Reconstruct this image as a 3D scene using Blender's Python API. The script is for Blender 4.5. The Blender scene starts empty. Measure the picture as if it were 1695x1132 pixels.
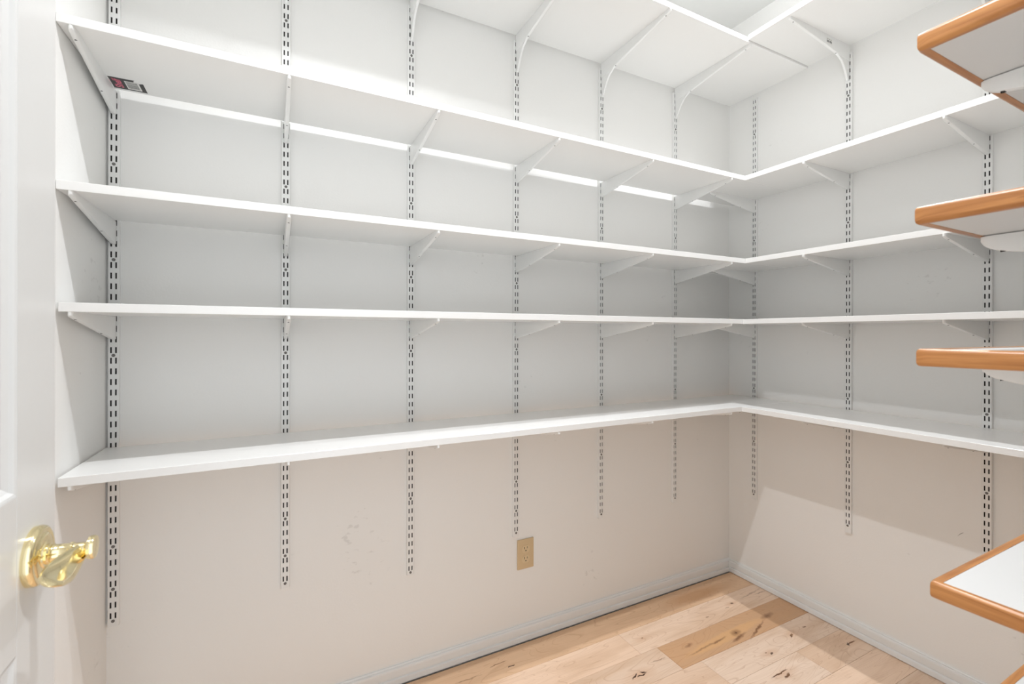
import bpy, bmesh, math, random
from mathutils import Vector, Matrix

random.seed(7)
S = bpy.context.scene
COL = S.collection

# ------------------------------------------------------------------ camera
YAW, ROLL = 0.47593, 0.00187
cam_d = bpy.data.cameras.new('camera')
cam = bpy.data.objects.new('camera', cam_d)
COL.objects.link(cam)
cam_d.sensor_fit = 'HORIZONTAL'
cam_d.sensor_width = 36.0
cam_d.lens = 36.0 * 771.636 / 1695.0
cam_d.shift_y = (553.186 - 566.0) / 1695.0
cam_d.clip_start = 0.02
cam_d.dof.use_dof = True
cam_d.dof.focus_distance = 1.75
cam_d.dof.aperture_fstop = 6.3
cam.matrix_world = (Matrix.Translation((-2.04663, -1.58467, 1.18413))
                    @ Matrix.Rotation(-YAW, 4, 'Z') @ Matrix.Rotation(math.pi / 2, 4, 'X')
                    @ Matrix.Rotation(ROLL, 4, 'Z'))
S.camera = cam

# ------------------------------------------------------------------ world (the lit room beyond the doorway)
w = bpy.data.worlds.new('world')
S.world = w
w.use_nodes = True
wb = w.node_tree.nodes['Background']
wb.inputs[0].default_value = (0.885, 0.945, 1.0, 1)
wb.inputs[1].default_value = 1.66

# ------------------------------------------------------------------ the two ceiling lamps
LAMPS = [(-1.82, -0.87, 2.66), (-0.58, -0.70, 2.66)]
LAMP_W = [(70.0, 4.5, 125), (66.0, 3.5, 118)]        # beam power, spill power and beam angle of each lamp
for (x, y, z), (beam, spill, cone) in zip(LAMPS, LAMP_W):
    for kind, pw in (('SPOT', beam), ('POINT', spill)):
        ld = bpy.data.lights.new('lamp_light', kind)
        if kind == 'SPOT':
            ld.spot_size = math.radians(cone)
            ld.spot_blend = 1.0
        ld.energy = pw
        ld.shadow_soft_size = 0.016
        ld.color = (0.945, 0.967, 1.0)
        lo = bpy.data.objects.new('lamp_light', ld)
        COL.objects.link(lo)
        lo.location = (x, y, z)

S.view_settings.view_transform = 'Standard'
S.view_settings.look = 'None'
S.view_settings.gamma = 1.0
S.view_settings.use_curve_mapping = False
S.view_settings.exposure = 0.2
S.cycles.max_bounces = 9
S.cycles.diffuse_bounces = 6
S.cycles.use_denoising = True


# ------------------------------------------------------------------ materials
def new_mat(name):
    m = bpy.data.materials.new(name)
    m.use_nodes = True
    nt = m.node_tree
    return m, nt, nt.nodes['Principled BSDF']


def plain(name, col, rough=0.5, metal=0.0, bump=0.0, bscale=200.0, spec=0.5, var=0.0, vscale=2.0):
    m, nt, b = new_mat(name)
    b.inputs['Base Color'].default_value = (*col, 1)
    b.inputs['Roughness'].default_value = rough
    b.inputs['Metallic'].default_value = metal
    b.inputs['Specular IOR Level'].default_value = spec
    tc = nt.nodes.new('ShaderNodeTexCoord')
    if bump > 0:
        n = nt.nodes.new('ShaderNodeTexNoise')
        n.inputs['Scale'].default_value = bscale
        n.inputs['Detail'].default_value = 3
        nt.links.new(tc.outputs['Object'], n.inputs['Vector'])
        bp = nt.nodes.new('ShaderNodeBump')
        bp.inputs['Strength'].default_value = bump
        bp.inputs['Distance'].default_value = 0.002
        nt.links.new(n.outputs['Fac'], bp.inputs['Height'])
        nt.links.new(bp.outputs['Normal'], b.inputs['Normal'])
    if var > 0:
        n2 = nt.nodes.new('ShaderNodeTexNoise')
        n2.inputs['Scale'].default_value = vscale
        n2.inputs['Detail'].default_value = 4
        nt.links.new(tc.outputs['Object'], n2.inputs['Vector'])
        rmp = nt.nodes.new('ShaderNodeMapRange')
        rmp.inputs['From Min'].default_value = 0.3
        rmp.inputs['From Max'].default_value = 0.7
        rmp.inputs['To Min'].default_value = 1 - var
        rmp.inputs['To Max'].default_value = 1.0
        nt.links.new(n2.outputs['Fac'], rmp.inputs['Value'])
        mx = nt.nodes.new('ShaderNodeMix')
        mx.data_type = 'RGBA'
        mx.blend_type = 'MULTIPLY'
        mx.inputs[0].default_value = 1
        mx.inputs[6].default_value = (*col, 1)
        nt.links.new(rmp.outputs[0], mx.inputs[7])
        nt.links.new(mx.outputs[2], b.inputs['Base Color'])
    return m


M = {}


def wall_mat():
    """eggshell painted drywall: orange-peel relief and a few faint scuffs near the floor"""
    m, nt, b = new_mat('wall_paint')
    b.inputs['Roughness'].default_value = 0.55
    b.inputs['Specular IOR Level'].default_value = 0.3
    tc = nt.nodes.new('ShaderNodeTexCoord')
    n = nt.nodes.new('ShaderNodeTexNoise')
    n.inputs['Scale'].default_value = 170
    n.inputs['Detail'].default_value = 2
    nt.links.new(tc.outputs['Object'], n.inputs['Vector'])
    bp = nt.nodes.new('ShaderNodeBump')
    bp.inputs['Strength'].default_value = 0.18
    bp.inputs['Distance'].default_value = 0.0015
    nt.links.new(n.outputs['Fac'], bp.inputs['Height'])
    nt.links.new(bp.outputs['Normal'], b.inputs['Normal'])
    # sparse small scuffs: product of two stretched noises, thresholded
    mp = nt.nodes.new('ShaderNodeMapping')
    mp.inputs['Scale'].default_value = (38, 38, 60)
    nt.links.new(tc.outputs['Object'], mp.inputs['Vector'])
    n2 = nt.nodes.new('ShaderNodeTexNoise')
    n2.inputs['Scale'].default_value = 1.0
    n2.inputs['Detail'].default_value = 4
    nt.links.new(mp.outputs[0], n2.inputs['Vector'])
    n3 = nt.nodes.new('ShaderNodeTexNoise')
    n3.inputs['Scale'].default_value = 3.1
    nt.links.new(tc.outputs['Object'], n3.inputs['Vector'])
    mul = nt.nodes.new('ShaderNodeMath')
    mul.operation = 'MULTIPLY'
    nt.links.new(n2.outputs['Fac'], mul.inputs[0])
    nt.links.new(n3.outputs['Fac'], mul.inputs[1])
    rm = nt.nodes.new('ShaderNodeMapRange')
    rm.inputs['From Min'].default_value = 0.425
    rm.inputs['From Max'].default_value = 0.475
    rm.inputs['To Min'].default_value = 0.0
    rm.inputs['To Max'].default_value = 0.22
    nt.links.new(mul.outputs[0], rm.inputs['Value'])
    mx = nt.nodes.new('ShaderNodeMix')
    mx.data_type = 'RGBA'
    mx.inputs[6].default_value = (0.860, 0.854, 0.834, 1)
    mx.inputs[7].default_value = (0.42, 0.40, 0.38, 1)
    nt.links.new(rm.outputs[0], mx.inputs[0])
    nt.links.new(mx.outputs[2], b.inputs['Base Color'])
    return m


M['wall'] = wall_mat()
M['ceiling'] = plain('ceiling_paint', (0.82, 0.82, 0.805), 0.8, bump=0.2, bscale=120)
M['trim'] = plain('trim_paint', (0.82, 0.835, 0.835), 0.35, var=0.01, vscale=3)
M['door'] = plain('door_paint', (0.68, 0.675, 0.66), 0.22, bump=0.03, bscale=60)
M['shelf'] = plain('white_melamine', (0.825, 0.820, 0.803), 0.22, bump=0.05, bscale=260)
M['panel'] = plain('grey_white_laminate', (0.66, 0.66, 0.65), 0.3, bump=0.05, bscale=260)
M['steel'] = plain('white_enamel', (0.83, 0.83, 0.815), 0.32, var=0.02, vscale=20)
M['inside'] = plain('slot_shade_dark', (0.035, 0.032, 0.03), 0.7, var=0.2, vscale=40)  # near-black colour stands for the shade within the channel
M['screw'] = plain('screw_steel', (0.22, 0.21, 0.20), 0.4, metal=0.6, var=0.3, vscale=300)
M['dark'] = plain('recess_shade', (0.02, 0.018, 0.016), 0.8, var=0.2, vscale=50)  # shade of bolt holes and outlet openings, painted as near-black
M['almond'] = plain('almond_plastic', (0.66, 0.50, 0.30), 0.3, var=0.03, vscale=30)
M['almond2'] = plain('almond_receptacle', (0.70, 0.55, 0.34), 0.3, var=0.03, vscale=30)
M['black'] = plain('black_print', (0.025, 0.023, 0.022), 0.4, var=0.2, vscale=60)
M['pink'] = plain('pink_print', (0.75, 0.16, 0.24), 0.4, var=0.25, vscale=120)
M['palepink'] = plain('faded_pink_print', (0.72, 0.35, 0.38), 0.5, var=0.25, vscale=160)
M['paper'] = plain('label_paper', (0.78, 0.77, 0.74), 0.5, var=0.03, vscale=50)
M['greybar'] = plain('grey_barcode_ink', (0.28, 0.28, 0.27), 0.6, var=0.2, vscale=90)
M['rail'] = plain('threshold_gap', (0.05, 0.035, 0.025), 0.9, var=0.2, vscale=30)
M['brass'] = plain('polished_brass', (0.90, 0.78, 0.47), 0.11, metal=1.0, var=0.04, vscale=30)


def wood_trim():
    m, nt, b = new_mat('oiled_alder')
    b.inputs['Roughness'].default_value = 0.3
    tc = nt.nodes.new('ShaderNodeTexCoord')
    mp = nt.nodes.new('ShaderNodeMapping')
    mp.inputs['Scale'].default_value = (3, 60, 60)
    nt.links.new(tc.outputs['UV'], mp.inputs['Vector'])
    n = nt.nodes.new('ShaderNodeTexNoise')
    n.inputs['Scale'].default_value = 2.2
    n.inputs['Detail'].default_value = 6
    n.inputs['Distortion'].default_value = 0.6
    nt.links.new(mp.outputs[0], n.inputs['Vector'])
    cr = nt.nodes.new('ShaderNodeValToRGB')
    e = cr.color_ramp.elements
    e[0].position = 0.25
    e[0].color = (0.30, 0.105, 0.026, 1)
    e[1].position = 0.72
    e[1].color = (0.58, 0.265, 0.088, 1)
    nt.links.new(n.outputs['Fac'], cr.inputs[0])
    # small dark flecks along the grain
    mp2 = nt.nodes.new('ShaderNodeMapping')
    mp2.inputs['Scale'].default_value = (14, 110, 110)
    nt.links.new(tc.outputs['UV'], mp2.inputs['Vector'])
    v = nt.nodes.new('ShaderNodeTexNoise')
    v.inputs['Scale'].default_value = 1.0
    nt.links.new(mp2.outputs[0], v.inputs['Vector'])
    rm = nt.nodes.new('ShaderNodeMapRange')
    rm.inputs['From Min'].default_value = 0.71
    rm.inputs['From Max'].default_value = 0.80
    nt.links.new(v.outputs['Fac'], rm.inputs['Value'])
    mx = nt.nodes.new('ShaderNodeMix')
    mx.data_type = 'RGBA'
    mx.inputs[7].default_value = (0.12, 0.04, 0.012, 1)
    nt.links.new(rm.outputs[0], mx.inputs[0])
    nt.links.new(cr.outputs[0], mx.inputs[6])
    nt.links.new(mx.outputs[2], b.inputs['Base Color'])
    return m


M['wood'] = wood_trim()


DK, BR, TAN, PALE = (0.055, 0.020, 0.008), (0.20, 0.085, 0.030), (0.52, 0.26, 0.11), (0.70, 0.42, 0.20)
FIGURE = [  # x, y, half length, half width, turn, amount, colour, softness
    (-0.46, -0.345, 0.26, 0.026, 0.05, 0.75, PALE, 0.35), (-0.405, -0.346, 0.035, 0.020, 0.2, 0.9, BR, 0.9), (-0.420, -0.372, 0.060, 0.008, 0.15, 0.9, BR, 0.7),
    (-0.31, -0.372, 0.095, 0.006, 0.32, 0.9, BR, 0.7), (-0.19, -0.332, 0.050, 0.014, 0.1, 0.8, BR, 0.9), (-0.51, -0.349, 0.060, 0.005, 0.05, 0.8, BR, 0.7),
    (-0.63, -0.315, 0.030, 0.010, 0.1, 0.7, BR, 0.9), (-0.60, -0.352, 0.10, 0.005, 0.08, 0.6, BR, 0.8), (-0.405, -0.348, 0.010, 0.006, 0, 0.8, DK, 0.7),
    (-0.245, -0.203, 0.045, 0.016, 0, 0.45, TAN, 0.9), (-0.245, -0.203, 0.009, 0.006, 0, 0.9, DK, 0.6), (-0.290, -0.215, 0.014, 0.003, 0.1, 0.7, BR, 0.5),
    (-0.763, -0.200, 0.008, 0.004, 0.3, 0.8, BR, 0.5), (-0.763, -0.203, 0.05, 0.020, 0, 0.25, TAN, 0.9), (-0.42, -0.222, 0.010, 0.003, 0, 0.8, BR, 0.5),
    (-0.905, -0.347, 0.085, 0.030, 0, 0.40, TAN, 0.95), (-0.928, -0.345, 0.020, 0.0035, 0.4, 1.0, DK, 0.4), (-0.900, -0.352, 0.026, 0.003, 0.0, 1.0, DK, 0.4),
    (-0.885, -0.345, 0.014, 0.0035, -0.5, 1.0, DK, 0.4), (-0.795, -0.322, 0.040, 0.003, 0, 0.6, BR, 0.6),
    (-0.225, -0.457, 0.018, 0.0055, 0.5, 1.0, DK, 0.4), (-0.215, -0.452, 0.06, 0.022, 0, 0.4, TAN, 0.95), (-0.123, -0.449, 0.010, 0.004, 0.1, 0.9, BR, 0.5),
    (-0.400, -0.482, 0.06, 0.020, 0, 0.45, TAN, 0.95), (-0.410, -0.475, 0.007, 0.0035, 0, 0.9, BR, 0.5), (-0.392, -0.489, 0.012, 0.0035, 0.3, 0.9, DK, 0.5),
    (-0.466, -0.566, 0.052, 0.0035, 0.02, 1.0, DK, 0.4), (-0.450, -0.583, 0.020, 0.005, 0.3, 1.0, DK, 0.5), (-0.45, -0.574, 0.09, 0.025, 0, 0.35, TAN, 0.95),
    (-0.060, -0.590, 0.032, 0.003, 0.0, 1.0, BR, 0.4), (-0.082, -0.590, 0.010, 0.006, 0.3, 0.9, DK, 0.5), (-0.10, -0.190, 0.09, 0.006, 0.1, 0.45, BR, 0.8),
    (-0.05, -0.205, 0.05, 0.004, 0, 0.5, BR, 0.7), (-1.322, -0.074, 0.042, 0.0022, 0.1, 0.9, BR, 0.5), (-1.284, -0.105, 0.014, 0.003, 0.2, 1.0, DK, 0.4),
    (-1.45, -0.095, 0.06, 0.004, 0.0, 0.6, BR, 0.7), (-0.33, -0.085, 0.24, 0.050, 0.0, 0.55, TAN, 0.6),
]


def maple():
    """maple plank: base tone from the object colour, cathedral grain, mineral streaks, knots"""
    m, nt, b = new_mat('maple_plank')
    b.inputs['Roughness'].default_value = 0.33
    b.inputs['Specular IOR Level'].default_value = 0.4
    tc = nt.nodes.new('ShaderNodeTexCoord')
    oi = nt.nodes.new('ShaderNodeObjectInfo')
    # per plank offset
    vm = nt.nodes.new('ShaderNodeVectorMath')
    vm.operation = 'SCALE'
    cmb = nt.nodes.new('ShaderNodeCombineXYZ')
    for i in range(3):
        nt.links.new(oi.outputs['Random'], cmb.inputs[i])
    nt.links.new(cmb.outputs[0], vm.inputs[0])
    vm.inputs['Scale'].default_value = 37.0
    add = nt.nodes.new('ShaderNodeVectorMath')
    nt.links.new(tc.outputs['Object'], add.inputs[0])
    nt.links.new(vm.outputs[0], add.inputs[1])

    def mapping(sc):
        mp = nt.nodes.new('ShaderNodeMapping')
        mp.inputs['Scale'].default_value = sc
        nt.links.new(add.outputs[0], mp.inputs['Vector'])
        return mp

    def noise(mp, scale, detail=3, dist=0.0):
        n = nt.nodes.new('ShaderNodeTexNoise')
        n.inputs['Scale'].default_value = scale
        n.inputs['Detail'].default_value = detail
        n.inputs['Distortion'].default_value = dist
        nt.links.new(mp.outputs[0], n.inputs['Vector'])
        return n

    def ramp(src, a, bb, lo=0.0, hi=1.0):
        r = nt.nodes.new('ShaderNodeMapRange')
        r.inputs['From Min'].default_value = a
        r.inputs['From Max'].default_value = bb
        r.inputs['To Min'].default_value = lo
        r.inputs['To Max'].default_value = hi
        nt.links.new(src, r.inputs['Value'])
        return r.outputs[0]

    def mix(fac, a, bcol, mode='MIX'):
        x = nt.nodes.new('ShaderNodeMix')
        x.data_type = 'RGBA'
        x.blend_type = mode
        if isinstance(fac, float):
            x.inputs[0].default_value = fac
        else:
            nt.links.new(fac, x.inputs[0])
        nt.links.new(a, x.inputs[6])
        if isinstance(bcol, tuple):
            x.inputs[7].default_value = (*bcol, 1)
        else:
            nt.links.new(bcol, x.inputs[7])
        return x.outputs[2]

    base = oi.outputs['Color']
    # broad warm clouds along the plank
    big = noise(mapping((1.6, 9, 9)), 1.5, 4, 0.8)
    c1 = mix(ramp(big.outputs['Fac'], 0.46, 0.74, 0, 0.60), base, (0.58, 0.37, 0.22))
    # fine straight grain
    fine = noise(mapping((5, 150, 150)), 1.0, 3, 0.2)
    c2 = mix(ramp(fine.outputs['Fac'], 0.40, 0.75, 0, 0.16), c1, (0.50, 0.32, 0.19))
    # cathedral rings: banded low noise
    ring = noise(mapping((1.3, 7.5, 7.5)), 1.1, 2, 0.9)
    mlt = nt.nodes.new('ShaderNodeMath')
    mlt.operation = 'MULTIPLY'
    mlt.inputs[1].default_value = 22.0
    nt.links.new(ring.outputs['Fac'], mlt.inputs[0])
    fr = nt.nodes.new('ShaderNodeMath')
    fr.operation = 'FRACT'
    nt.links.new(mlt.outputs[0], fr.inputs[0])
    c3 = mix(ramp(fr.outputs[0], 0.84, 1.0, 0, 0.34), c2, (0.40, 0.19, 0.08))
    # named figure of the boards: heartwood, knots and mineral streaks, each at its own place
    geo = nt.nodes.new('ShaderNodeNewGeometry')
    wn = nt.nodes.new('ShaderNodeTexNoise')
    wn.inputs['Scale'].default_value = 42.0
    wn.inputs['Detail'].default_value = 3
    nt.links.new(geo.outputs['Position'], wn.inputs['Vector'])
    ws = nt.nodes.new('ShaderNodeVectorMath')
    ws.operation = 'MULTIPLY_ADD'
    nt.links.new(wn.outputs['Color'], ws.inputs[0])
    ws.inputs[1].default_value = (0.030, 0.014, 0)
    nt.links.new(geo.outputs['Position'], ws.inputs[2])
    c4 = c3
    for (kx, ky, rx, ry, rot, amt, colr, soft) in FIGURE:
        mp = nt.nodes.new('ShaderNodeMapping')
        mp.vector_type = 'TEXTURE'
        mp.inputs['Location'].default_value = (kx + 0.015, ky + 0.007, 0)
        mp.inputs['Rotation'].default_value = (0, 0, rot)
        mp.inputs['Scale'].default_value = (rx, ry, 1)
        nt.links.new(ws.outputs[0], mp.inputs['Vector'])
        ln = nt.nodes.new('ShaderNodeVectorMath')
        ln.operation = 'LENGTH'
        nt.links.new(mp.outputs[0], ln.inputs[0])
        c4 = mix(ramp(ln.outputs['Value'], 1.0 - soft, 1.0, amt, 0.0), c4, colr)
    nt.links.new(c4, b.inputs['Base Color'])
    bp = nt.nodes.new('ShaderNodeBump')
    bp.inputs['Strength'].default_value = 0.08
    bp.inputs['Distance'].default_value = 0.001
    nt.links.new(fine.outputs['Fac'], bp.inputs['Height'])
    nt.links.new(bp.outputs['Normal'], b.inputs['Normal'])
    return m


M['maple'] = maple()


# ------------------------------------------------------------------ mesh helpers
def add_box(bm, x0, x1, y0, y1, z0, z1, bevel=0.0, seg=2):
    vs = [bm.verts.new(p) for p in ((x0, y0, z0), (x1, y0, z0), (x1, y1, z0), (x0, y1, z0),
                                    (x0, y0, z1), (x1, y0, z1), (x1, y1, z1), (x0, y1, z1))]
    fs = [(3, 2, 1, 0), (4, 5, 6, 7), (0, 1, 5, 4), (1, 2, 6, 5), (2, 3, 7, 6), (3, 0, 4, 7)]
    faces = [bm.faces.new([vs[i] for i in f]) for f in fs]
    if bevel > 0:
        edges = list({e for f in faces for e in f.edges})
        bmesh.ops.bevel(bm, geom=edges, offset=bevel, segments=seg, affect='EDGES', profile=0.6)


def add_prism(bm, prof, axis, a, b):
    """extrude a 2-D profile; axis 'x': profile (y,z); 'y': profile (x,z); 'z': profile (x,y)"""
    def P(u, v, t):
        return {'x': (t, u, v), 'y': (u, t, v), 'z': (u, v, t)}[axis]
    n = len(prof)
    r0 = [bm.verts.new(P(u, v, a)) for u, v in prof]
    r1 = [bm.verts.new(P(u, v, b)) for u, v in prof]
    for i in range(n):
        bm.faces.new((r0[i], r0[(i + 1) % n], r1[(i + 1) % n], r1[i]))
    bm.faces.new(r0[::-1])
    bm.faces.new(r1)


def add_loft(bm, rings, cap=True):
    vr = [[bm.verts.new(p) for p in r] for r in rings]
    n = len(vr[0])
    for a, b in zip(vr, vr[1:]):
        for i in range(n):
            bm.faces.new((a[i], a[(i + 1) % n], b[(i + 1) % n], b[i]))
    if cap:
        bm.faces.new(vr[0][::-1])
        bm.faces.new(vr[-1])


def add_lathe(bm, prof, origin, axis, seg=24):
    """prof: list of (distance along axis, radius)"""
    ax = Vector(axis).normalized()
    t = Vector((0, 0, 1)) if abs(ax.z) < 0.9 else Vector((1, 0, 0))
    u = ax.cross(t).normalized()
    v = ax.cross(u)
    o = Vector(origin)
    rings = []
    for d, r in prof:
        rings.append([o + ax * d + (u * math.cos(2 * math.pi * k / seg) + v * math.sin(2 * math.pi * k / seg)) * max(r, 1e-5)
                      for k in range(seg)])
    add_loft(bm, rings)


def mesh_of(name, bm, mats, smooth=None):
    bmesh.ops.recalc_face_normals(bm, faces=bm.faces)
    me = bpy.data.meshes.new(name)
    bm.to_mesh(me)
    bm.free()
    for m in (mats if isinstance(mats, (list, tuple)) else [mats]):
        me.materials.append(m)
    if smooth is not None:
        me.polygons.foreach_set('use_smooth', [True] * len(me.polygons))
        me.set_sharp_from_angle(angle=math.radians(smooth))
    return me


def obj(name, me, parent=None, loc=(0, 0, 0), rot=None):
    o = bpy.data.objects.new(name, me)
    COL.objects.link(o)
    o.location = loc
    if rot is not None:
        o.rotation_euler = rot
    if parent is not None:
        o.parent = parent
    return o


def empty(name, loc=(0, 0, 0), rotz=0.0):
    o = bpy.data.objects.new(name, None)
    o.empty_display_size = 0.05
    COL.objects.link(o)
    o.location = loc
    o.rotation_euler = (0, 0, rotz)
    return o


def tag(o, label, cat, group=None):
    o['label'] = label
    o['category'] = cat
    if group:
        o['group'] = group
    return o


def struct(o, label, cat):
    o['kind'] = 'structure'
    return tag(o, label, cat)


def box_obj(name, mat, b, parent=None, bevel=0.0, seg=2, smooth=None):
    bm = bmesh.new()
    add_box(bm, *b, bevel=bevel, seg=seg)
    return obj(name, mesh_of(name, bm, mat, smooth), parent)


# ------------------------------------------------------------------ room shell
XL = -2.4335            # left wall face at the back corner; the wall runs slightly out of square
SKEW = 0.0224           # metres outwards per metre towards the door
XLF = XL + SKEW * -1.575
YF = -1.575             # front wall face (the doorway wall the camera stands in)
ZC = 2.715              # ceiling
T = 0.11
DOOR_X0, DOOR_X1, DOOR_H = -2.345, -1.565, 2.04

struct(box_obj('wall_back', M['wall'], (XL - T, T, 0, T, -0.02, ZC + T)),
       'long white back wall behind the shelves', 'wall')
wall_right = struct(box_obj('wall_right', M['wall'], (0, T, YF - T, 0, -0.02, ZC + T)),
       'white side wall to the right of the room corner', 'wall')
bm = bmesh.new()
add_prism(bm, [(XL, 0), (XL - T, 0), (XL - T - 0.06, YF - T), (XLF - SKEW * T, YF - T)], 'z', -0.02, ZC + T)
struct(obj('wall_left', mesh_of('wall_left', bm, M['wall'])),
       'narrow strip of white wall at the left behind the open door', 'wall')
bm = bmesh.new()
add_box(bm, XLF, DOOR_X0, YF - T, YF, -0.02, ZC + T)
add_box(bm, DOOR_X1, 0, YF - T, YF, -0.02, ZC + T)
add_box(bm, DOOR_X0, DOOR_X1, YF - T, YF, DOOR_H, ZC + T)
struct(obj('wall_front', mesh_of('wall_front', bm, M['wall'])),
       'white wall with the doorway, carrying the wood-edged shelves', 'wall')
struct(box_obj('ceiling', M['ceiling'], (XLF, 0, YF, 0, ZC, ZC + T)), 'plain white ceiling above the shelves', 'ceiling')

# door lining
bm = bmesh.new()
for x0, x1 in ((DOOR_X0, DOOR_X0 + 0.018), (DOOR_X1 - 0.018, DOOR_X1)):
    add_box(bm, x0, x1, YF - T - 0.004, YF + 0.004, 0, DOOR_H)
add_box(bm, DOOR_X0 + 0.018, DOOR_X1 - 0.018, YF - T - 0.004, YF + 0.004, DOOR_H - 0.018, DOOR_H)
struct(obj('trim_1', mesh_of('trim_1', bm, M['trim'])), 'white painted lining of the doorway', 'trim')

# ------------------------------------------------------------------ floor: slab with maple planks
PW = 0.1265
floor = struct(box_obj('floor', M['rail'], (XLF, 0, YF - T, 0, -0.03, -0.0125)),
               'light maple plank floor with knots and dark streaks', 'floor')


def plank(x0, x1, y0, y1, col):
    bm = bmesh.new()
    L, W = x1 - x0, y1 - y0
    add_box(bm, 0.0004, L - 0.0004, 0.0003, W - 0.0003, -0.0125, 0.0, bevel=0.0008, seg=1)
    o = obj('plank', mesh_of('plank', bm, M['maple']), floor, (x0, y0, 0))
    o.color = (*col, 1)
    return o


LIGHT = (0.84, 0.65, 0.505)
fixed = {0: [], 1: [-0.828], 2: [-0.749], 3: [-0.660], 4: [-0.30, -1.22], 5: [-0.95], 6: [-0.42, -1.5]}
nrow = 0
y1 = -0.0165
while y1 > YF - T + 0.01:
    y0 = max(y1 - PW, YF - T)
    cuts = fixed.get(nrow)
    if cuts is None:
        a = -random.uniform(0.3, 1.1)
        cuts = [a, a - random.uniform(0.7, 1.1)]
    xs = [XL + SKEW * y1 + 0.003] + sorted(c for c in cuts if c > XL + 0.1) + [-0.003]
    for k, (a, b) in enumerate(zip(xs, xs[1:])):
        f = random.uniform(0.90, 1.05)
        g = random.uniform(0.95, 1.03)
        col = (LIGHT[0] * f, LIGHT[1] * f * g, LIGHT[2] * f * g * g)
        if nrow == 2 and k == len(xs) - 2:
            col = (0.60, 0.36, 0.20)
        if nrow == 0:
            col = (0.74, 0.50, 0.32)
        plank(a, b, y0, y1, col)
    y1 = y0
    nrow += 1

# ------------------------------------------------------------------ baseboards
BASE = [(0.0, 0.0635), (0.0045, 0.0635), (0.0072, 0.0600), (0.0048, 0.0570), (0.0092, 0.0545), (0.0104, 0.0490),
        (0.0100, 0.0280), (0.0070, 0.0245), (0.0072, 0.0228), (0.0122, 0.0212), (0.0127, 0.0180), (0.0127, 0.0022), (0.0, 0.0022)]


def baseboard(name, pts, label):
    """pts: polyline of (wall point, inward normal); mitred ends are given as (point, offset vector per unit)"""
    bm = bmesh.new()
    rings = [[(p[0] + o[0] * u, p[1] + o[1] * u, z) for u, z in BASE] for p, o in pts]
    add_loft(bm, rings)
    struct(obj(name, mesh_of(name, bm, M['trim'])), label, 'baseboard')


baseboard('baseboard_back', [((XL, 0), (1, -1)), ((0, 0), (-1, -1))], 'white moulded baseboard along the long back wall')
baseboard('baseboard_right', [((0, 0), (-1, -1)), ((0, YF), (-1, 1))], 'white moulded baseboard along the right wall')
baseboard('baseboard_left', [((XL, 0), (1, -1)), ((XLF, YF), (1, 1))], 'white moulded baseboard along the short left wall')
baseboard('baseboard_front', [((0, YF), (-1, 1)), ((DOOR_X1, YF), (0, 1))], 'white moulded baseboard beside the doorway')


# ------------------------------------------------------------------ slotted standards
PITCH = 0.028
Z_SLOT = 1.4205
SW = 0.0118             # half width
SD = 0.0120             # depth off the wall


def standard_mesh(zb, zt):
    """U-channel in local coords: wall at y=0, face at y=-SD, x centred; two columns of real slots"""
    bm = bmesh.new()
    cx = 0.0051
    hw = 0.00185
    xs = [-SW + 0.0016, -cx - hw, -cx + hw, cx - hw, cx + hw, SW - 0.0016]
    zc = []
    k = math.ceil((zb + 0.018 - Z_SLOT) / PITCH)
    while Z_SLOT + k * PITCH < zt - 0.012:
        zc.append(Z_SLOT + k * PITCH)
        k += 1
    zl = [zb]
    for z in zc:
        zl += [z - 0.0078, z + 0.0078]
    zl.append(zt)
    V = {}

    def v(x, y, z):
        key = (round(x, 6), round(y, 6), round(z, 6))
        if key not in V:
            V[key] = bm.verts.new((x, y, z))
        return V[key]
    yf, yb = -SD, -SD + 0.0014
    for r in range(len(zl) - 1):
        slot = r % 2 == 1
        z0, z1 = zl[r], zl[r + 1]
        for c in range(5):
            hole = slot and c in (1, 3)
            x0, x1 = xs[c], xs[c + 1]
            if not hole:
                bm.faces.new((v(x0, yf, z0), v(x1, yf, z0), v(x1, yf, z1), v(x0, yf, z1)))
            else:
                for (a, b) in (((x0, z0), (x1, z0)), ((x1, z0), (x1, z1)), ((x1, z1), (x0, z1)), ((x0, z1), (x0, z0))):
                    bm.faces.new((v(a[0], yf, a[1]), v(b[0], yf, b[1]), v(b[0], yb, b[1]), v(a[0], yb, a[1])))
    # rounded shoulders and flanges
    for s in (-1, 1):
        path = [(s * xs[5], yf), (s * (SW - 0.0006), yf + 0.0005), (s * SW, yf + 0.0016), (s * SW, 0.0), (s * (SW - 0.0014), 0.0)]
        for (a, b) in zip(path, path[1:]):
            f = (v(a[0], a[1], zb), v(b[0], b[1], zb), v(b[0], b[1], zt), v(a[0], a[1], zt))
            bm.faces.new(f if s > 0 else f[::-1])
    # closed lower and upper ends
    for z in (zb, zt):
        bm.faces.new([v(*p, z) for p in ((-xs[5], yf), (-SW + 0.0006, yf + 0.0005), (-SW, yf + 0.0016), (-SW, 0.0), (SW, 0.0),
                                         (SW, yf + 0.0016), (SW - 0.0006, yf + 0.0005), (xs[5], yf))])
    me = bpy.data.meshes.new('channel')
    bm.to_mesh(me)
    bm.free()
    me.materials.append(M['steel'])
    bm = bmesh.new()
    add_box(bm, -SW + 0.0016, SW - 0.0016, -SD + 0.0046, -0.0005, zb + 0.004, zt - 0.004)  # added dark block, paints the shade seen through the slots
    shade_me = mesh_of('slot_shade_block', bm, M['inside'])
    return me, shade_me


bm = bmesh.new()
add_lathe(bm, [(0, 0.0041), (0.0008, 0.0040), (0.0013, 0.0030), (0.0009, 0.0016), (0.0004, 0.0008)], (0, 0, 0), (0, -1, 0), 12)
SCREW_ME = mesh_of('screw', bm, M['screw'], 40)

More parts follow.
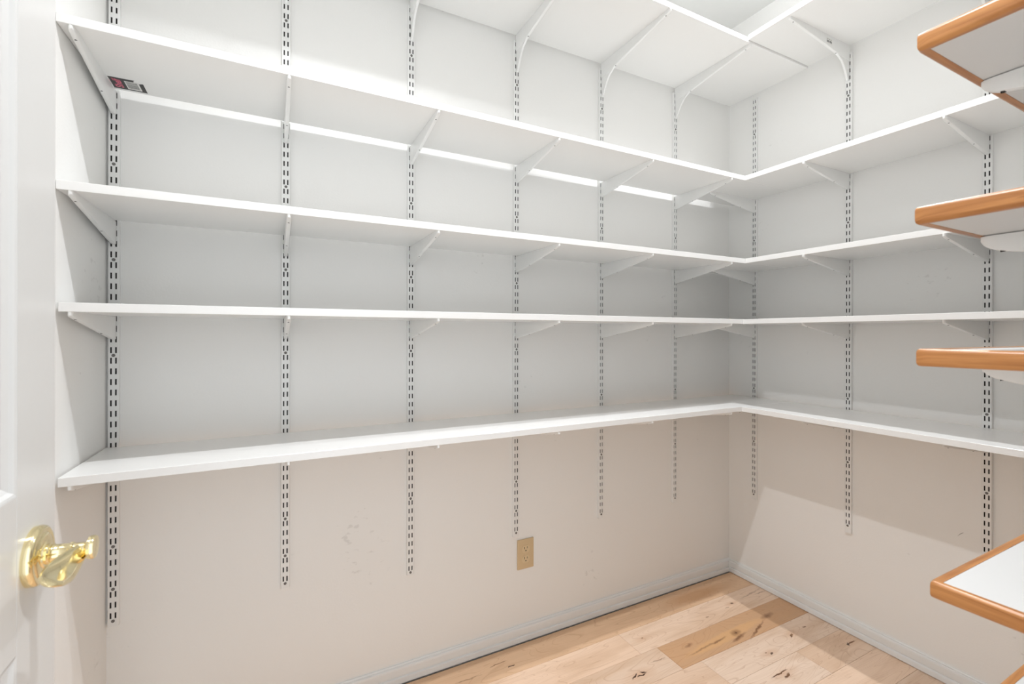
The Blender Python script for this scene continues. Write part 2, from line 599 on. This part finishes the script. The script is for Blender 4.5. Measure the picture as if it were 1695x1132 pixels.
ORD = ['first', 'second', 'third', 'fourth', 'fifth', 'sixth']
SX = [-2.4172, -2.0091, -1.6241, -1.2166, -0.8114, -0.3850]       # back wall
SBOT = [0.4120, 0.4120, 0.3615, 0.4100, 0.4100, 0.4060]
RY = [-0.1440, -0.5500, -0.9550]                                   # right wall
RBOT = [0.4040, 0.3980, 0.4040]
Z_TOP = 2.305
PH_A = [1.6303, 1.3790, 1.1275, 1.8820, 2.1335, 0.6275, 0.5175, 0.4340]
PH_B = [0.4300, 0.6816, 0.9311, 1.1826, 1.6310, 1.8850, 2.1360]
mesh_cache = {}


def standard(name_label, loc, rotz, zb, phase, group):
    key = round(zb, 4)
    if key not in mesh_cache:
        mesh_cache[key] = standard_mesh(zb, Z_TOP)
    me, shade_me = mesh_cache[key]
    root = empty('slotted_standard', loc, rotz)
    tag(root, name_label, 'shelf standard', group)
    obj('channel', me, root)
    obj('slot_shade_block', shade_me, root)
    for z in phase:
        if z > zb + 0.015:
            # between two slot rows
            k = round((z - Z_SLOT) / PITCH - 0.5) + 0.5
            obj('screw', SCREW_ME, root, (0, -SD - 0.0001, Z_SLOT + k * PITCH))
    return root


for i, (x, zb) in enumerate(zip(SX, SBOT)):
    ph = PH_A if i < 4 else PH_B
    if i == 2:
        ph = PH_A[:5] + [0.876, 0.6275, 0.384]
    standard('tall white slotted standard on the back wall, %s from the left' % ORD[i], (x, 0, 0), 0, zb, ph, 'slotted standards on the back wall')
for i, (y, zb) in enumerate(zip(RY, RBOT)):
    standard('tall white slotted standard on the right wall, %s from the corner' % ORD[i], (0, y, 0), -math.pi / 2, zb, PH_B, 'slotted standards on the right wall')


# ------------------------------------------------------------------ brackets
def bracket_mesh(prof, hw, tail=None, tail_hw=0.0035):
    """prof: (distance from wall, depth below shelf, half width); local: wall at y=0, shelf underside at z=0"""
    bm = bmesh.new()
    rings = []
    for y, d, h in prof:
        c = min(0.0022, h * 0.45, d * 0.45)
        rings.append([(-h, -y, 0), (-h, -y, -d + c), (-h + c * 0.3, -y, -d + c * 0.3), (-h + c, -y, -d), (h - c, -y, -d),
                      (h - c * 0.3, -y, -d + c * 0.3), (h, -y, -d + c), (h, -y, 0)])
    add_loft(bm, rings)
    if tail:
        add_prism(bm, [(-y, -d) for y, d in tail], 'x', -tail_hw, tail_hw)
    return mesh_of('bracket_arm', bm, M['steel'], 35)


HW = 0.0053
SHORT = [(0.0122, 0.0605, HW), (0.030, 0.0585, HW), (0.110, 0.0450, HW), (0.200, 0.0292, HW), (0.280, 0.0155, HW),
         (0.300, 0.0118, HW), (0.306, 0.0104, HW * 0.92), (0.3100, 0.0090, HW * 0.68), (0.3115, 0.0075, HW * 0.35)]
LONG = [(0.0122, 0.0600, HW), (0.080, 0.0560, HW), (0.100, 0.0500, HW), (0.200, 0.0355, HW), (0.340, 0.0165, HW),
        (0.375, 0.0125, HW), (0.388, 0.0105, HW * 0.95), (0.393, 0.008, HW * 0.7), (0.3945, 0.006, HW * 0.35)]
TAIL = [(0.0122, 0.050), (0.095, 0.050), (0.082, 0.0575), (0.062, 0.068), (0.045, 0.089), (0.036, 0.104), (0.027, 0.122), (0.0210, 0.136), (0.0122, 0.138)]
HH = 0.0068
HEAVY = [(0.0122, 0.0640, HH), (0.100, 0.0545, HH), (0.200, 0.0385, HH), (0.262, 0.0270, HH), (0.280, 0.0225, HH), (0.289, 0.0180, HH * 0.95),
         (0.2945, 0.0130, HH * 0.78), (0.2970, 0.0090, HH * 0.5), (0.2978, 0.007, HH * 0.25)]
HEAVY_ME = bracket_mesh(HEAVY, HH)
SHORT_ME = bracket_mesh(SHORT, HW)
LONG_ME = bracket_mesh(LONG, HW, TAIL)
# dark disc on the folded underside, a bolt hole's shade painted as colour
bm = bmesh.new()
add_lathe(bm, [(-0.0020, 0.0023), (0.0003, 0.0023), (0.0003, 0.0012)], (0, 0, 0), (0, 0, -1), 10)
HOLE_ME = mesh_of('bolt_hole_shade', bm, M['dark'], 40)


def bracket(label, loc, rotz, kind, group):
    root = empty('shelf_bracket', loc, rotz)
    tag(root, label, 'bracket', group)
    obj('arm', {'short': SHORT_ME, 'long': LONG_ME, 'heavy': HEAVY_ME}[kind], root)
    spots = ((0.1100, 0.0450, 0.17), (0.2800, 0.0155, 0.17)) if kind == 'short' else ((0.0985, 0.0505, 0.15), (0.3700, 0.0131, 0.12))
    if kind == 'heavy':
        spots = ((0.1100, 0.0530, 0.16), (0.2715, 0.0246, 0.20))
    for y, d, sl in spots:
        h = obj('bolt_hole_shade', HOLE_ME, root, (0, -y, -d), (sl, 0, 0))
        if kind == 'heavy':
            h.scale = (1.8, 2.2, 1.0)
    return root


# shelf undersides (z) from top to bottom
ZB = [2.3215, 1.8220, 1.4795, 1.2290, 0.8685]
ZT = [0.0190] * 5
RZB = [2.3290, 1.8220, 1.4795, 1.2285, 0.8685]
RANKB = ['topmost', 'second-highest', 'third-highest', 'fourth-highest', 'lowest']
for r in range(5):
    kind = 'long' if r == 0 else 'short'
    for i, x in enumerate(SX):
        bracket('white bracket under the %s back-wall shelf, %s from the left' % (RANKB[r], ORD[i]), (x, 0, ZB[r]), 0, kind, 'brackets of the back-wall shelves')
    for i, y in enumerate(RY):
        if r == 0 and i == 0:
            continue
        z = RZB[r] if i > 0 else ZB[r]
        b = bracket('white bracket under the %s right-wall shelf, at the %s standard from the corner' % (RANKB[r], ORD[i]), (0, y, z),
                    -math.pi / 2, kind, 'brackets of the right-wall shelves')
        if r == 0 and i == 1:
            # small grey barcode sticker on the side of the bracket that faces the door
            st = box_obj('barcode_sticker', M['paper'], (HW, HW + 0.0004, -0.172, -0.135, -0.0335, -0.0115), b)
            st['label'] = 'small grey barcode sticker'
            for k, (a0, a1) in enumerate(((-0.170, -0.156), (-0.153, -0.138))):
                box_obj('printed_block', M['greybar'], (HW + 0.0004, HW + 0.0006, a0, a1, -0.0285 + 0.0, -0.0205), st)
            for k in range(3):
                box_obj('printed_line', M['greybar'], (HW + 0.0004, HW + 0.0006, -0.169 + k * 0.011, -0.161 + k * 0.011, -0.0165, -0.0150), st)

# ------------------------------------------------------------------ white shelf boards
FRONT_B = [0.394, 0.3124, 0.3124, 0.3124, 0.3124]      # front edge distance from the back wall
FRONT_R = [0.404, 0.3075, 0.3070, 0.3220, 0.3290]      # front edge distance from the right wall
XLE = [-2.4400, -2.4395, -2.4392, -2.4350, -2.4355]
boards = []
for r in range(5):
    z0 = ZB[r]
    gap = 0.0132 if r == 0 else 0.0285
    bm = bmesh.new()
    add_prism(bm, [(XLE[r], -FRONT_B[r]), (-0.0135, -FRONT_B[r]), (-0.0135, -gap), (XLE[r] + SKEW * (FRONT_B[r] - gap), -gap)], 'z', z0, z0 + 0.0190)
    bmesh.ops.bevel(bm, geom=list(bm.edges), offset=0.0006, segments=1, affect='EDGES')
    o = tag(obj('shelf_board', mesh_of('shelf_board', bm, M['shelf'])),
            'long white shelf board on the back wall, %s' % ('lowest of five' if r == 4 else ORD[r] + ' from the top'), 'shelf', 'white shelves on the back wall')
    boards.append(o)
    z0 = RZB[r]
    bm = bmesh.new()
    add_box(bm, -FRONT_R[r], -0.0132, YF + 0.006, -FRONT_B[r] - 0.0008, z0, z0 + 0.0190, bevel=0.0006, seg=1)
    tag(obj('shelf_board', mesh_of('shelf_board', bm, M['shelf'])),
        'white shelf board on the right wall, %s' % ('lowest of five' if r == 4 else ORD[r] + ' from the top'), 'shelf', 'white shelves on the right wall')

# ------------------------------------------------------------------ sticker under the second shelf
zs = ZB[1]
XB0, XB1, YB0, YB1 = -2.4095, -2.3405, -0.1000, -0.0395
bm = bmesh.new()
add_prism(bm, [(XB0, YB1), (XB1, YB1), (XB1, YB0 + 0.010), (XB1 - 0.006, YB0 + 0.0125), (XB1 - 0.0075, YB0 + 0.0145),
               (XB1 - 0.0195, YB0 + 0.0120), (XB1 - 0.0185, YB0 + 0.003), (XB1 - 0.016, YB0 - 0.001), (XB0, YB0)],
          'z', zs - 0.0004, zs - 0.0001)
sticker = obj('price_sticker', mesh_of('price_sticker', bm, M['black']), boards[1])
sticker['label'] = 'torn black sticker with pink lettering and barcode'
box_obj('barcode_panel', M['paper'], (-2.3795, -2.3500, -0.0900, -0.0465, zs - 0.0007, zs - 0.0004), sticker)
x = -2.3775
random.seed(3)
yy = -0.0875
while yy < -0.052:
    wv = random.choice((0.0008, 0.0013, 0.002, 0.0028))
    box_obj('barcode_bar', M['greybar'], (-2.3772, -2.3535, yy, yy + wv, zs - 0.0009, zs - 0.0007), sticker)
    yy += wv + random.choice((0.0007, 0.001, 0.0016))


def text_mesh(txt, size):
    cu = bpy.data.curves.new('txt', 'FONT')
    cu.body = txt
    cu.size = size
    cu.extrude = 0.00012
    cu.offset = size * 0.022
    cu.align_x = 'CENTER'
    cu.align_y = 'CENTER'
    to = bpy.data.objects.new('txt', cu)
    COL.objects.link(to)
    dg = bpy.context.evaluated_depsgraph_get()
    me = bpy.data.meshes.new_from_object(to.evaluated_get(dg))
    bpy.data.objects.remove(to)
    bpy.data.curves.remove(cu)
    return me


def under_text(txt, size, mat, x, y, z, parent):
    me = text_mesh(txt, size)
    me.materials.clear()
    me.materials.append(mat)
    o = obj('lettering', me, parent)
    # reads from the wall outwards when looked at from below
    o.matrix_world = Matrix.Translation((x, y, z)) @ Matrix.Rotation(-math.pi / 2, 4, 'Z') @ Matrix.Rotation(math.pi, 4, 'X')
    return o


under_text('Shelf', 0.0235, M['pink'], -2.3945, -0.070, zs - 0.0006, sticker)
pale = box_obj('printed_margin', M['palepink'], (-2.4165, -2.4112, -0.083, -0.056, zs - 0.0004, zs - 0.0001), sticker)

# ------------------------------------------------------------------ wood-edged shelves on the doorway wall
WY = -1.268             # front edge
WTH = 0.0240
WZ = [1.5725, 1.3345, 1.1415, 0.8145, 0.5855]
WX = [-1.2635, -1.2690, -1.2645, -1.2235, -1.2250]
WXR = -0.345
TR = 0.0130             # trim width


def uv_box(me, axis):
    uv = me.uv_layers.new(name='UVMap')
    for p in me.polygons:
        for li in p.loop_indices:
            co = me.vertices[me.loops[li].vertex_index].co
            n = p.normal
            a = co.x if axis == 'x' else co.y
            bb = co.z + (co.y if axis == 'x' else co.x) * 0.9
            uv.data[li].uv = (a, bb)


def trim_piece(axis, lo, hi, z0, flip):
    """rounded wood edge, mitred at the outer corner"""
    prof = []
    r = 0.0065
    for (cx, cz, a0) in ((TR - r, r, -90), (TR - r, WTH - r, 0)):
        for k in range(6):
            a = math.radians(a0 + 90 * k / 5)
            prof.append((cx + r * math.cos(a), cz + r * math.sin(a)))
    prof = [(0, 0.0008)] + prof + [(0, WTH - 0.0008)]
    return prof


def wood_shelf(i, x0, zb):
    root = empty('wood_edged_shelf', ((x0 + WXR) / 2, (WY + YF) / 2, zb))
    inv = Matrix.Translation(root.location).inverted()
    tag(root, 'white shelf with orange wood edging at the right, %s' % ('lowest of five' if i == 4 else ORD[i] + ' from the top'), 'shelf', 'wood-edged shelves on the doorway wall')
    bm = bmesh.new()
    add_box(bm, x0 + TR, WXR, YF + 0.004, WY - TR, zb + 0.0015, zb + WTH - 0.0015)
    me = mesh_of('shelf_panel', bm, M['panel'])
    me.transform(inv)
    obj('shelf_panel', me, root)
    prof = trim_piece('x', 0, 0, zb, False)
    rc = 0.006
    # front edge, mitred at the free corner, corner slightly rounded
    bm = bmesh.new()
    rings = []
    for t in (0.0, 1.0):
        ring = []
        for u, z in prof:
            if t == 0:
                ring.append((x0 + TR - u + rc * 0.45 * (u / TR) ** 3, WY - TR + u - rc * 0.45 * (u / TR) ** 3, zb + z))
            else:
                ring.append((WXR, WY - TR + u, zb + z))
        rings.append(ring)
    mid = [(x0 + TR + rc * 0.9 - u * (1 - 0.0) * 0.0 - (u / TR) * rc * 0.6, WY - TR + u, zb + z) for u, z in prof]
    rings.insert(1, mid)
    add_loft(bm, rings)
    me = mesh_of('wood_edge', bm, M['wood'], 50)
    uv_box(me, 'x')
    me.transform(inv)
    obj('wood_edge', me, root)['label'] = 'orange wood edging'
    # end edge facing the door
    bm = bmesh.new()
    rings = []
    rings.append([(x0 + TR - u + rc * 0.45 * (u / TR) ** 3, WY - TR + u - rc * 0.45 * (u / TR) ** 3, zb + z) for u, z in prof])
    rings.append([(x0 + TR - u, WY - TR - rc * 0.9 + (u / TR) * rc * 0.6, zb + z) for u, z in prof])
    rings.append([(x0 + TR - u, YF + 0.004, zb + z) for u, z in prof])
    add_loft(bm, rings)
    me = mesh_of('wood_edge', bm, M['wood'], 50)
    uv_box(me, 'y')
    me.transform(inv)
    obj('wood_edge', me, root)['label'] = 'orange wood edging'
    return root


for i in range(5):
    wood_shelf(i, WX[i], WZ[i])
WBX = -1.0750
standard('white slotted standard on the doorway wall behind the wood-edged shelves', (WBX, YF, 0), math.pi, 0.4040, PH_B[:4], 'standards on the doorway wall')
for i in range(5):
    bracket('white bracket under the wood-edged shelf, %s' % ('lowest of five' if i == 4 else ORD[i] + ' from the top'), (WBX, YF, WZ[i]), math.pi, 'heavy', 'brackets of the wood-edged shelves')

# ------------------------------------------------------------------ dark scuff on the right wall
bm = bmesh.new()
(a0, b0), (a1, b1), (a2, b2) = [(-0.8798, 0.5092), (-0.886, 0.5187), (-0.8944, 0.5269)]
add_prism(bm, [(a0, b0), (a1, b1 - 0.0012), (a2, b2 - 0.0008), (a2, b2 + 0.0004), (a1, b1 + 0.0010)], 'x', -0.0003, 0.0)
scuff = obj('scuff_mark', mesh_of('scuff_mark', bm, M['screw']), wall_right)
scuff['label'] = 'small dark scuff mark'

# ------------------------------------------------------------------ outlet
ox, oz = -1.1710, 0.3345
outlet = tag(empty('wall_outlet', (ox, 0, oz)), 'almond duplex electrical outlet low on the back wall', 'outlet')
bm = bmesh.new()
add_box(bm, -0.036, 0.036, -0.0055, -0.0002, -0.0575, 0.0575, bevel=0.003, seg=3)
obj('cover_plate', mesh_of('cover_plate', bm, M['almond'], 40), outlet)
for s in (1, -1):
    zc = s * 0.0195
    pr = []
    for k in range(32):
        a = 2 * math.pi * k / 32
        pr.append((0.0172 * math.cos(a), max(-0.0142, min(0.0142, 0.0172 * math.sin(a))) + zc))
    bm = bmesh.new()
    add_prism(bm, pr, 'y', -0.0068, -0.0040)
    rc = obj('receptacle', mesh_of('receptacle', bm, M['almond2']), outlet)
    box_obj('blade_slot', M['dark'], (-0.0075, -0.0053, -0.0070, -0.0066, zc + 0.0005, zc + 0.0090), rc)
    box_obj('blade_slot', M['dark'], (0.0053, 0.0073, -0.0070, -0.0066, zc + 0.0012, zc + 0.0085), rc)
    bm = bmesh.new()
    add_lathe(bm, [(0, 0.0026), (0.0004, 0.0026)], (0, -0.0066, zc - 0.0065), (0, -1, 0), 12)
    obj('ground_hole', mesh_of('ground_hole', bm, M['dark']), rc)
bm = bmesh.new()
add_lathe(bm, [(0, 0.0034), (0.0010, 0.0030), (0.0012, 0.0012)], (0, -0.0054, 0), (0, -1, 0), 12)
obj('plate_screw', mesh_of('plate_screw', bm, M['almond2'], 40), outlet)

# ------------------------------------------------------------------ door, standing open along the left wall
DXF = -2.3000           # face towards the camera
DTH = 0.035
DY0, DY1 = YF + 0.008, -0.7635
DZ0, DZ1 = 0.008, 2.020
door = struct(empty('door_1', (DXF - DTH / 2, DY0, 0)), 'white panelled door standing open at the left edge', 'door')
dinv = Matrix.Translation(door.location).inverted()


def dpart(name, bm, mat, smooth=None, parent=None):
    me = mesh_of(name, bm, mat, smooth)
    me.transform(dinv)
    return obj(name, me, parent or door)


ST = 0.1035
ymid = (DY0 + DY1) / 2
cols = [(DY0 + ST, ymid - 0.05), (ymid + 0.05, DY1 - ST)]
rows = [(0.24, 0.823), (1.002, 1.60), (1.70, 1.905)]


def dbox(name, y0, y1, z0, z1):
    bm = bmesh.new()
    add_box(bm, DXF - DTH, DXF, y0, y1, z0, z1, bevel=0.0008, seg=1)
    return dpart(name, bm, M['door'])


dbox('stile', DY0, cols[0][0], DZ0, DZ1)
dbox('stile', cols[1][1], DY1, DZ0, DZ1)
prev = DZ0
rails = [(DZ0, rows[0][0]), (rows[0][1], rows[1][0]), (rows[1][1], rows[2][0]), (rows[2][1], DZ1)]
for a, b in rails:
    dbox('rail', cols[0][0], cols[1][1], a, b)
for a, b in rows:
    dbox('mullion', cols[0][1], cols[1][0], a, b)
for y0, y1 in cols:
    for z0, z1 in rows:
        bm = bmesh.new()
        for sgn, xf in ((1, DXF), (-1, DXF - DTH)):
            rings = []
            for ins, dep in ((0.0, -0.0002), (0.003, -0.0012), (0.006, -0.0050), (0.012, -0.0085), (0.019, -0.0085), (0.0225, -0.0072),
                             (0.048, -0.0026), (0.052, -0.0022)):
                rings.append([(xf + sgn * dep, y0 + ins, z0 + ins), (xf + sgn * dep, y1 - ins, z0 + ins),
                              (xf + sgn * dep, y1 - ins, z1 - ins), (xf + sgn * dep, y0 + ins, z1 - ins)])
            vr = [[bm.verts.new(p) for p in r] for r in rings]
            for A, B in zip(vr, vr[1:]):
                for k in range(4):
                    bm.faces.new((A[k], A[(k + 1) % 4], B[(k + 1) % 4], B[k]))
            bm.faces.new(vr[-1])
        dpart('panel', bm, M['door'])

# lever handle
LY, LZ = -0.8270, 0.9175
handle = bpy.data.objects.new('lever_handle', None)
COL.objects.link(handle)
handle.parent = door
handle.location = Vector((DXF, LY, LZ)) - door.location
handle['label'] = 'polished brass lever handle'


def hpart(name, bm, smooth=40):
    return obj(name, mesh_of(name, bm, M['brass'], smooth), handle)


bm = bmesh.new()
add_lathe(bm, [(0, 0.0345), (0.0050, 0.0350), (0.0085, 0.0338), (0.0102, 0.0310), (0.0104, 0.0285), (0.0095, 0.0265), (0.0110, 0.0245),
               (0.0120, 0.0200), (0.0118, 0.0160), (0.0135, 0.0150), (0.0140, 0.0100)], (0, 0, 0), (1, 0, 0), 48)
hpart('rosette', bm)
bm = bmesh.new()
add_lathe(bm, [(0.010, 0.0118), (0.0150, 0.0120), (0.0165, 0.0105), (0.0185, 0.0112), (0.0200, 0.0098), (0.0330, 0.0090), (0.0345, 0.0100),
               (0.0365, 0.0100), (0.0375, 0.0082), (0.0480, 0.0076), (0.0500, 0.0098), (0.0515, 0.0136), (0.0560, 0.0142), (0.0580, 0.0132),
               (0.0585, 0.0060)], (0, 0, 0), (1, 0, 0), 36)
hpart('neck', bm)
# curved leaf-shaped arm sweeping back towards the hinge side
bm = bmesh.new()
rings = []
N = 26
for k in range(N):
    t = k / (N - 1)
    v = 0.002 + 0.098 * t
    cu = 0.0440 - 0.004 * math.sin(math.pi * t) + 0.001 * t
    cw = -0.0030 - 0.0030 * math.sin(math.pi * min(1, t * 1.1)) + 0.004 * t * t
    hh = 0.0080 + 0.0078 * math.sin(math.pi * min(1, 0.12 + t * 0.80)) ** 1.2
    th = 0.0055 - 0.0018 * t
    endf = math.sqrt(max(0.0, 1 - max(0, (t - 0.82) / 0.18) ** 2))
    hh *= max(endf, 0.05)
    th *= max(endf, 0.15)
    tw = math.radians(20 + 48 * t)       # leaf twists towards flat
    ring = []
    for j in range(20):
        a = 2 * math.pi * j / 20
        pu, pw = th * math.cos(a), hh * math.sin(a)
        ring.append((cu + pu * math.cos(tw) - pw * math.sin(tw), -v, cw + pu * math.sin(tw) + pw * math.cos(tw)))
    rings.append(ring)
add_loft(bm, rings)
hpart('lever_arm', bm, 60)

# ------------------------------------------------------------------ ceiling lamp fittings (above the frame)
for k, (x, y, z) in enumerate(LAMPS):
    root = empty('ceiling_lamp', (x, y, ZC))
    tag(root, 'small white ceiling lamp %s' % ('nearer the door' if k == 0 else 'nearer the room corner'), 'lamp', 'ceiling lamps')
    bm = bmesh.new()
    add_lathe(bm, [(0, 0.055), (0.006, 0.055), (0.010, 0.050), (0.012, 0.030), (0.028, 0.022), (0.030, 0.014)], (0, 0, 0), (0, 0, -1), 28)
    obj('lamp_holder', mesh_of('lamp_holder', bm, M['steel'], 35), root)
